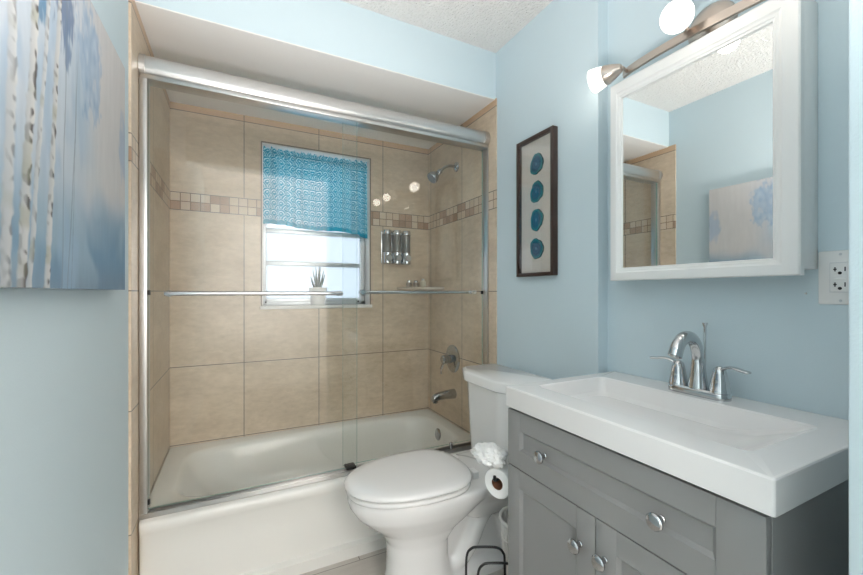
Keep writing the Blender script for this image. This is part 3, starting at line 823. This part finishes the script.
def tr(xf, xb, hw, z, bow, r=0.035):
    base = subdivide_ring(rrect(xf, xb, TY+0.005-hw, TY+0.005+hw, r, z, 5))
    for p in base:
        if p.x < (xf+xb)/2: p.x -= bow*(1-((p.y-TY-0.005)/hw)**2)
    return base
def hexring(xf, xb, hw, z, cut=0.050, fl=0.56, r=0.020):
    """tank plan: straight front with clipped corners, flat back"""
    c = TY+0.005
    P = [(xb, c+hw), (xf+cut, c+hw), (xf, c+hw*fl), (xf, c-hw*fl), (xf+cut, c-hw), (xb, c-hw)]
    P = [Vector((x, y, z)) for x, y in P]; out = []
    for i, p in enumerate(P):
        a_ = (P[i-1]-p); b_ = (P[(i+1) % 6]-p)
        rr_ = r
        p0 = p+a_.normalized()*rr_; p1 = p+b_.normalized()*rr_
        for k in range(6):
            t = k/5; out.append((1-t)**2*p0+2*t*(1-t)*p+t*t*p1)
    return out
b = B()
loft(b, [hexring(1.310, 1.488, 0.170, 0.386), hexring(1.298, 1.494, 0.184, 0.394), hexring(1.292, 1.498, 0.190, 0.46), hexring(1.280, 1.500, 0.206, 0.742), hexring(1.284, 1.498, 0.203, 0.746)])
obj('tank', b, M['porcelain'], to, angle=40)
b = B()
loft(b, [hexring(1.268, 1.502, 0.214, 0.7465), hexring(1.264, 1.505, 0.218, 0.750), hexring(1.262, 1.506, 0.220, 0.784), hexring(1.265, 1.504, 0.217, 0.790), hexring(1.273, 1.500, 0.210, 0.794)])
obj('tank_lid', b, M['porcelain'], to, angle=40)

# ------------------------------------------------------------ vanity
vn = empty('vanity_cabinet', (1.33, 0.652, 0.0), 'grey shaker vanity cabinet with wide drawer and two doors', 'vanity cabinet')
VX, VY0, VY1, VZ = 1.088, 0.317, 0.992, 0.8025
b = B(); bx(b, VX+0.019, XM-0.001, VY0, VY1, 0.10, VZ-0.001, 0.001); bx(b, VX+0.07, XM-0.001, VY0+0.005, VY1-0.005, 0.0, 0.10)
obj('cabinet_body', b, M['grey'], vn)
def shaker(y0, y1, z0, z1, fw, near=0.0):
    b = B(); X0, X1 = VX, VX+0.018
    Y0 = y0+fw+near
    bx(b, X0, X1, y0, Y0, z0, z1, 0.0012); bx(b, X0, X1, y1-fw, y1, z0, z1, 0.0012)
    bx(b, X0, X1, Y0, y1-fw, z0, z0+fw); bx(b, X0, X1, Y0, y1-fw, z1-fw, z1)
    bx(b, X0+0.008, X1-0.002, Y0-0.003, y1-fw+0.003, z0+fw-0.003, z1-fw+0.003)
    # sloped inner moulding
    t = 0.008
    a = [Vector((X0+0.0005, Y0, z0+fw)), Vector((X0+0.0005, y1-fw, z0+fw)), Vector((X0+0.0005, y1-fw, z1-fw)), Vector((X0+0.0005, Y0, z1-fw))]
    c = [Vector((X0+0.0081, Y0+t, z0+fw+t)), Vector((X0+0.0081, y1-fw-t, z0+fw+t)), Vector((X0+0.0081, y1-fw-t, z1-fw-t)), Vector((X0+0.0081, Y0+t, z1-fw-t))]
    loft(b, [a, c], False, False)
    return b
def knob(y, z, par):
    b = B(); lathe(b, [(0.008, 0), (0.008, 0.002), (0.0065, 0.004), (0.0065, 0.016), (0.015, 0.019), (0.0175, 0.022), (0.0175, 0.026), (0.015, 0.029), (0.008, 0.0305), (0.001, 0.031)], (VX+0.0002, y, z), (-1, 0, 0), 32)
    obj('knob', b, M['knob'], par)
dw = obj('drawer', shaker(VY0+0.001, VY1-0.001, 0.619, 0.792, 0.056, 0.019), M['grey'], vn)
knob(0.826, 0.701, dw); knob(0.492, 0.699, dw)
d1 = obj('door', shaker(0.6565, VY1-0.001, 0.104, 0.6155, 0.056), M['grey'], vn); knob(0.701, 0.527, d1)
d2 = obj('door', shaker(VY0+0.001, 0.6535, 0.104, 0.6155, 0.056), M['grey'], vn); knob(0.627, 0.532, d2)
b = B(); bx(b, VX+0.012, XM-0.002, VY0+0.004, VY1-0.004, 0.792, VZ, 0.0); obj('gap_shade_strip', b, M['gap_shade'], vn, smooth=False)  # solid strip; the shade under the counter is put into its colour

# sink top
sk = empty('sink_countertop', (1.33, 0.655, VZ), 'white rectangular sink top with wide shallow basin on grey vanity', 'sink')
CX0, CX1, CY0, CY1, CZ = 1.076, XM-0.001, 0.302, 0.990, 0.8645
b = B()
def rc(x0, x1, y0, y1, r, z): return rrect(x0, x1, y0, y1, r, z, 5)
loft(b, [rc(CX0, CX1, CY0, CY1, 0.006, VZ), rc(CX0, CX1, CY0, CY1, 0.006, CZ-0.004), rc(CX0+0.0015, CX1-0.001, CY0+0.0015, CY1-0.0015, 0.006, CZ-0.001), rc(CX0+0.005, CX1-0.003, CY0+0.005, CY1-0.005, 0.006, CZ),
         rc(1.162, 1.462, 0.372, 0.945, 0.022, CZ), rc(1.167, 1.457, 0.380, 0.941, 0.022, CZ-0.003), rc(1.175, 1.450, 0.410, 0.936, 0.024, CZ-0.020), rc(1.186, 1.438, 0.470, 0.928, 0.030, CZ-0.044), rc(1.196, 1.428, 0.53, 0.918, 0.03, CZ-0.055), rc(1.225, 1.400, 0.60, 0.89, 0.03, CZ-0.0585)], True, True)
obj('basin_top', b, M['counter'], sk, angle=14)
b = B(); lathe(b, [(0.022, 0), (0.020, 0.003), (0.004, 0.004)], (1.240, 0.78, CZ-0.0583), (0, 0, 1), 24); obj('drain', b, M['chrome'], sk)

# faucet
fa = empty('sink_faucet', (1.505, 0.652, CZ), 'chrome two-handle arched faucet on the white sink top', 'faucet')
FX = 1.508
b = B()
loft(b, [rrect(FX-0.027, FX+0.027, 0.652-0.082, 0.652+0.082, 0.026, CZ+z, 8) if k == 0 else rrect(FX-0.027+k, FX+0.027-k, 0.652-0.082+k, 0.652+0.082-k, 0.026, CZ+z, 8) for z, k in ((0.0, 0), (0.012, 0.0), (0.018, 0.002), (0.021, 0.006))])
obj('base_plate', b, M['chrome'], fa)
b = B()
pts = smooth_path([(FX, 0.652, CZ+0.020), (FX, 0.652, CZ+0.055), (FX-0.001, 0.652, CZ+0.100), (FX-0.010, 0.652, CZ+0.138), (FX-0.035, 0.652, CZ+0.165), (FX-0.068, 0.652, CZ+0.168), (FX-0.096, 0.652, CZ+0.148), (FX-0.112, 0.652, CZ+0.118)], 5)
n = len(pts)
rad = []
for i in range(n):
    t = i/(n-1)
    rad.append(0.026-0.0105*min(1, t/0.30) if t < 0.30 else 0.0155+0.0015*math.sin((t-0.3)/0.7*PI)+0.002*sm(0.7, 1.0, t))
tube(b, pts, rad, 22)
obj('spout', b, M['chrome'], fa)
b = B(); lathe(b, [(0.011, 0), (0.011, 0.004), (0.008, 0.0045)], pts[-1], (pts[-1]-pts[-2]), 18); obj('aerator', b, M['alu'], fa)
b = B(); tube(b, [(FX+0.034, 0.652, CZ), (FX+0.034, 0.652, CZ+0.185)], 0.0028, 10); lathe(b, [(0.003, 0), (0.0035, 0.014), (0.007, 0.026), (0.007, 0.028)], (FX+0.034, 0.652, CZ+0.178), (0, 0, 1), 14)
obj('lift_rod', b, M['chrome'], fa)
for s in (-1, 1):
    hy = 0.652+s*0.056
    b = B(); lathe(b, [(0.026, 0), (0.0255, 0.007), (0.0245, 0.009), (0.021, 0.030), (0.017, 0.052), (0.014, 0.064), (0.007, 0.071), (0.001, 0.072)], (FX, hy, CZ+0.019), (0, 0, 1), 26)
    h = obj('handle', b, M['chrome'], fa)
    b = B(); tube(b, smooth_path([(FX+0.002, hy-s*0.004, CZ+0.066), (FX-0.002, hy+s*0.012, CZ+0.086), (FX-0.008, hy+s*0.034, CZ+0.093), (FX-0.014, hy+s*0.060, CZ+0.090), (FX-0.018, hy+s*0.078, CZ+0.088)], 5), [0.013, 0.0125, 0.012, 0.0115, 0.011]+[0.0105]*5+[0.010]*5+[0.0095]*5+[0.006], 14, sy=0.42)
    obj('lever', b, M['chrome'], h)

# ------------------------------------------------------------ mirror cabinet
mc = empty('medicine_cabinet', (XM, 0.67, 1.200), 'white framed mirror medicine cabinet on the wall above the sink', 'medicine cabinet')
b = B(); bx(b, 1.506, XM-0.001, 0.4175, 0.922, 1.216, 1.866, 0.002); obj('cabinet_box', b, M['white_paint'], mc)
b = B()
my0, my1, mz0, mz1 = 0.417, 0.930, 1.200, 1.880
profm = [(0.000, 1.506), (0.000, 1.488), (0.06, 1.485), (0.16, 1.484), (0.61, 1.4845), (0.67, 1.4865), (0.73, 1.488), (0.82, 1.4885), (0.88, 1.491), (0.96, 1.4915), (1.0, 1.496), (1.0, 1.506)]
w0, w1, wb, wt = 0.056, 0.040, 0.044, 0.056
loft(b, [[Vector((x, my0+d*w0, mz0+d*wb)), Vector((x, my1-d*w1, mz0+d*wb)), Vector((x, my1-d*w1, mz1-d*wt)), Vector((x, my0+d*w0, mz1-d*wt))] for d, x in profm], False, False)
dm = obj('mirror_door', b, M['white_paint'], mc, angle=25)
b = B(); bx(b, 1.4975, 1.505, my0+w0-0.002, my1-w1+0.002, mz0+wb-0.002, mz1-wt+0.002); obj('mirror_glass', b, M['mirror'], dm, smooth=False)

# ------------------------------------------------------------ vanity light
vl = empty('vanity_light', (XM, 0.652, 1.965), 'brushed nickel wall light with three lit glass heads above mirror', 'wall light')
b = B(); lathe(b, [(0.066, 0), (0.066, 0.006), (0.060, 0.016), (0.040, 0.026), (0.015, 0.030)], (XM-0.0005, 0.652, 1.950), (-1, 0, 0), 40); obj('wall_canopy', b, M['nickel'], vl)
b = B(); tube(b, [(XM-0.028, 0.652, 1.945), (1.500, 0.652, 1.920)], 0.010, 14); obj('stem', b, M['nickel'], vl)
b = B()
path = smooth_path([(1.530, 0.910, 1.925), (1.512, 0.850, 1.921), (1.498, 0.750, 1.916), (1.493, 0.652, 1.912), (1.498, 0.550, 1.910), (1.512, 0.450, 1.910), (1.530, 0.390, 1.910)], 8)
loft(b, [[p+Vector((-0.005, 0, -0.012)), p+Vector((0.005, 0, -0.012)), p+Vector((0.005, 0, 0.012)), p+Vector((-0.005, 0, 0.012))] for p in path])
obj('curved_bar', b, M['nickel'], vl)
def head(joint, org, axis, strength):
    org = Vector(org); axis = Vector(axis).normalized()
    b = B(); lathe(b, [(0.010, 0.0), (0.014, 0.003), (0.026, 0.030), (0.033, 0.052), (0.033, 0.056)], org, axis, 28)
    tube(b, [joint, org], 0.006, 10)
    h = obj('lamp_cup', b, M['nickel'], vl)
    b = B(); lathe(b, [(0.032, 0.056), (0.037, 0.075), (0.041, 0.098), (0.041, 0.102), (0.036, 0.102), (0.034, 0.095)], org, axis, 32, cap1=False); obj('glass_shade', b, M['shade'], h)
    b = B(); lathe(b, [(0.024, 0.06), (0.026, 0.085), (0.022, 0.097), (0.010, 0.100), (0.001, 0.1005)], org, axis, 24); obj('bulb', b, M['bulb'], h)
    l = bpy.data.lights.new('bulb_light', 'POINT'); l.energy = strength; l.color = (1.0, 0.91, 0.80); l.shadow_soft_size = 0.03
    o = bpy.data.objects.new('bulb_light', l); COL.objects.link(o); o.location = org+axis*0.135
    o.rotation_euler = axis.to_track_quat('-Z', 'Y').to_euler()
head((1.518, 0.890, 1.924), (1.478, 0.878, 1.920), (-0.22, 0.97, -0.06), 0.05)
head((1.494, 0.668, 1.920), (1.482, 0.690, 1.958), (-0.82, -0.42, -0.38), 0.3)
head((1.512, 0.440, 1.914), (1.482, 0.455, 1.955), (-0.85, -0.35, -0.30), 0.3)

# ------------------------------------------------------------ outlet
ou = empty('wall_outlet', (XM, 0.377, 1.195), 'white double wall outlet at the right of the mirror cabinet', 'outlet')
b = B(); bx(b, XM-0.006, XM-0.0005, 0.338, 0.416, 1.131, 1.258, 0.003, 2); obj('cover_plate', b, M['plastic'], ou)
b = B(); bx(b, XM-0.009, XM-0.0055, 0.344+0.016, 0.394, 1.161, 1.229, 0.001); bx(b, XM-0.0066, XM-0.0058, 0.3588, 0.3952, 1.1598, 1.2302, mi=1); rc_ = obj('receptacle', b, [M['plastic'], M['alu_frame']], ou)
for z in (1.214, 1.178):
    for y in (0.3852, 0.3683):
        b = B(); bx(b, XM-0.0095, XM-0.0088, y-0.0011, y+0.0011, z-0.005, z+0.005)
        if y > 0.38: bx(b, XM-0.0095, XM-0.0088, y-0.003, y+0.003, z-0.0013, z+0.0013)
        obj('slot', b, M['black'], rc_)
    b = B(); lathe(b, [(0.0036, 0), (0.0036, 0.0007)], (XM-0.0088, 0.377, z-0.009), (-1, 0, 0), 12); obj('ground_hole', b, M['black'], rc_)
b = B()
for z in (1.192, 1.199): bx(b, XM-0.010, XM-0.0088, 0.367, 0.387, z-0.0025, z+0.0025, 0.0004)
obj('reset_button', b, M['white_paint'], rc_)
for z in (1.140, 1.249):
    b = B(); lathe(b, [(0.003, 0), (0.0025, 0.001)], (XM-0.006, 0.377, z), (-1, 0, 0), 12); obj('screw', b, M['alu_frame'], ou)
b = B(); lathe(b, [(0.004, 0), (0.002, 0.003), (0.001, 0.0035)], (XM-0.0005, 0.440, 1.157), (-1, 0, 0), 3); tag(obj('wall_anchor', b, M['reveal'], loc=(XM, 0.440, 1.157)), 'tiny pale wall anchor just below mirror cabinet corner', 'anchor')

# ------------------------------------------------------------ toilet paper on its holder (fixed to the vanity's end)
RX, RY, RZ = 1.090, 1.058, 0.535
hp = empty('paper_holder', (1.195, VY1, RZ), 'black toilet roll holder on the end of the grey vanity', 'paper holder')
b = B(); bx(b, 1.175, 1.215, VY1-0.0008, VY1+0.006, RZ-0.10, RZ+0.02, 0.002); tube(b, smooth_path([(1.205, VY1+0.005, RZ), (1.215, RY+0.01, RZ), (1.205, RY+0.048, RZ), (1.15, RY+0.022, RZ), (1.084, RY-0.006, RZ), (1.079, RY-0.008, RZ+0.016)], 5), 0.005, 10)
obj('holder_arm', b, M['wire'], hp)
b = B()
n = 40
RA = math.radians(24)
def ringx(x, r):
    out = []
    for k in range(n):
        p = Vector((x-RX, r*math.cos(2*PI*k/n), 0))
        out.append(Vector((RX+0.002+p.x*math.cos(RA)-p.y*math.sin(RA), RY-0.004+p.x*math.sin(RA)+p.y*math.cos(RA), RZ-0.0143+r*math.sin(2*PI*k/n))))
    return out
loft(b, [ringx(RX, 0.021), ringx(RX, 0.047), ringx(RX+0.002, 0.049), ringx(RX+0.098, 0.049), ringx(RX+0.1, 0.047), ringx(RX+0.1, 0.021)], False, False)
tr_ = empty('toilet_paper_roll', (RX+0.05, RY, RZ), 'white toilet paper roll with brown core hanging beside vanity', 'toilet paper')
obj('paper', b, M['paper'], tr_)
b = B(); loft(b, [ringx(RX+0.001, 0.0205), ringx(RX+0.099, 0.0205), ringx(RX+0.099, 0.0195), ringx(RX+0.001, 0.0195), ringx(RX+0.001, 0.0205)], False, False)
obj('cardboard_core', b, M['card'], tr_)
# loose crumpled end of the paper
b = B(); bmesh.ops.create_icosphere(b, subdivisions=5, radius=1)
for v in b.verts:
    d = v.co.normalized()
    q = 1+0.35*noise.noise(d*1.7+Vector((4, 1, 0)))+0.22*(1-2*abs(noise.noise(d*3.1+Vector((1, 9, 2)))))+0.06*noise.noise(d*8)-0.1
    v.co = Vector((1.098+0.048*d.x*q, 1.110+0.064*d.y*q, 0.598+0.030*d.z*q))
obj('loose_sheet', b, M['paper'], tr_, angle=60)

# ------------------------------------------------------------ wire rack and wicker basket on the floor
rk = empty('wire_rack', (1.17, 1.09, 0.0), 'black wire floor rack with curved bars beside the vanity', 'wire rack')
DX, DY = 0.893, -0.45
def hoop_pts(ox, oy, hh, L):
    q = lambda t, z: (ox+DX*t, oy+DY*t, z)
    return [q(0, 0.004), q(0, hh*0.5), q(0.002, hh-0.035), q(0.018, hh-0.006), q(0.045, hh), q(L-0.03, hh-0.002), q(L-0.006, hh-0.02), q(L, hh-0.06), q(L, 0.004)]
for ox, oy, hh in ((1.030, 1.150, 0.272), (1.048, 1.160-0.055, 0.238), (1.060, 1.065, 0.205)):
    b = B(); tube(b, smooth_path(hoop_pts(ox, oy, hh, 0.135), 7), 0.0042, 10)
    obj('hoop', b, M['wire'], rk)
b = B()
tube(b, [(1.030, 1.150, 0.012), (1.060, 1.065, 0.012)], 0.004, 8)
obj('base_bar', b, M['wire'], rk)
bk_ = empty('wicker_basket', (1.245, 1.10, 0.0), 'white woven wicker basket on the floor behind the vanity end', 'basket')
b = B()
cx, cy = 1.245, 1.102
def br(z): return 0.052+0.09*z
for k in range(30):
    a = 2*PI*k/30
    tube(b, [(cx+br(z)*math.cos(a+z*1.5), cy+br(z)*math.sin(a+z*1.5), z) for z in [0.001+0.34*q/8 for q in range(9)]], 0.003, 6)
    tube(b, [(cx+br(z)*math.cos(a-z*1.5), cy+br(z)*math.sin(a-z*1.5), z) for z in [0.001+0.34*q/8 for q in range(9)]], 0.003, 6)
obj('weave', b, M['wicker'], bk_)
b = B()
for z in (0.006, 0.07, 0.14, 0.21, 0.28, 0.34):
    tube(b, [(cx+(br(z)+0.002*(q % 2))*math.cos(2*PI*q/36), cy+(br(z)+0.002*(q % 2))*math.sin(2*PI*q/36), z) for q in range(37)], 0.006 if z in (0.006, 0.34) else 0.004, 8)
obj('rim', b, M['wicker'], bk_)
b = B(); lathe(b, [(0.050, 0.0), (0.001, 0.001)], (cx, cy, 0.008), (0, 0, 1), 24); obj('basket_base', b, M['wicker'], bk_)
b = B(); cx -= 0.02; tube(b, [(cx, cy, 0.0095), (cx-0.02, cy, 0.36)], 0.006, 12); lathe(b, [(0.010, 0), (0.020, 0.01), (0.022, 0.05), (0.016, 0.075), (0.006, 0.08)], (cx-0.02, cy, 0.35), (0, 0, 1), 18)
tag(obj('toilet_brush', b, M['black'], loc=(cx, cy, 0.012)), 'black brush handle standing up inside the white wicker basket', 'brush')
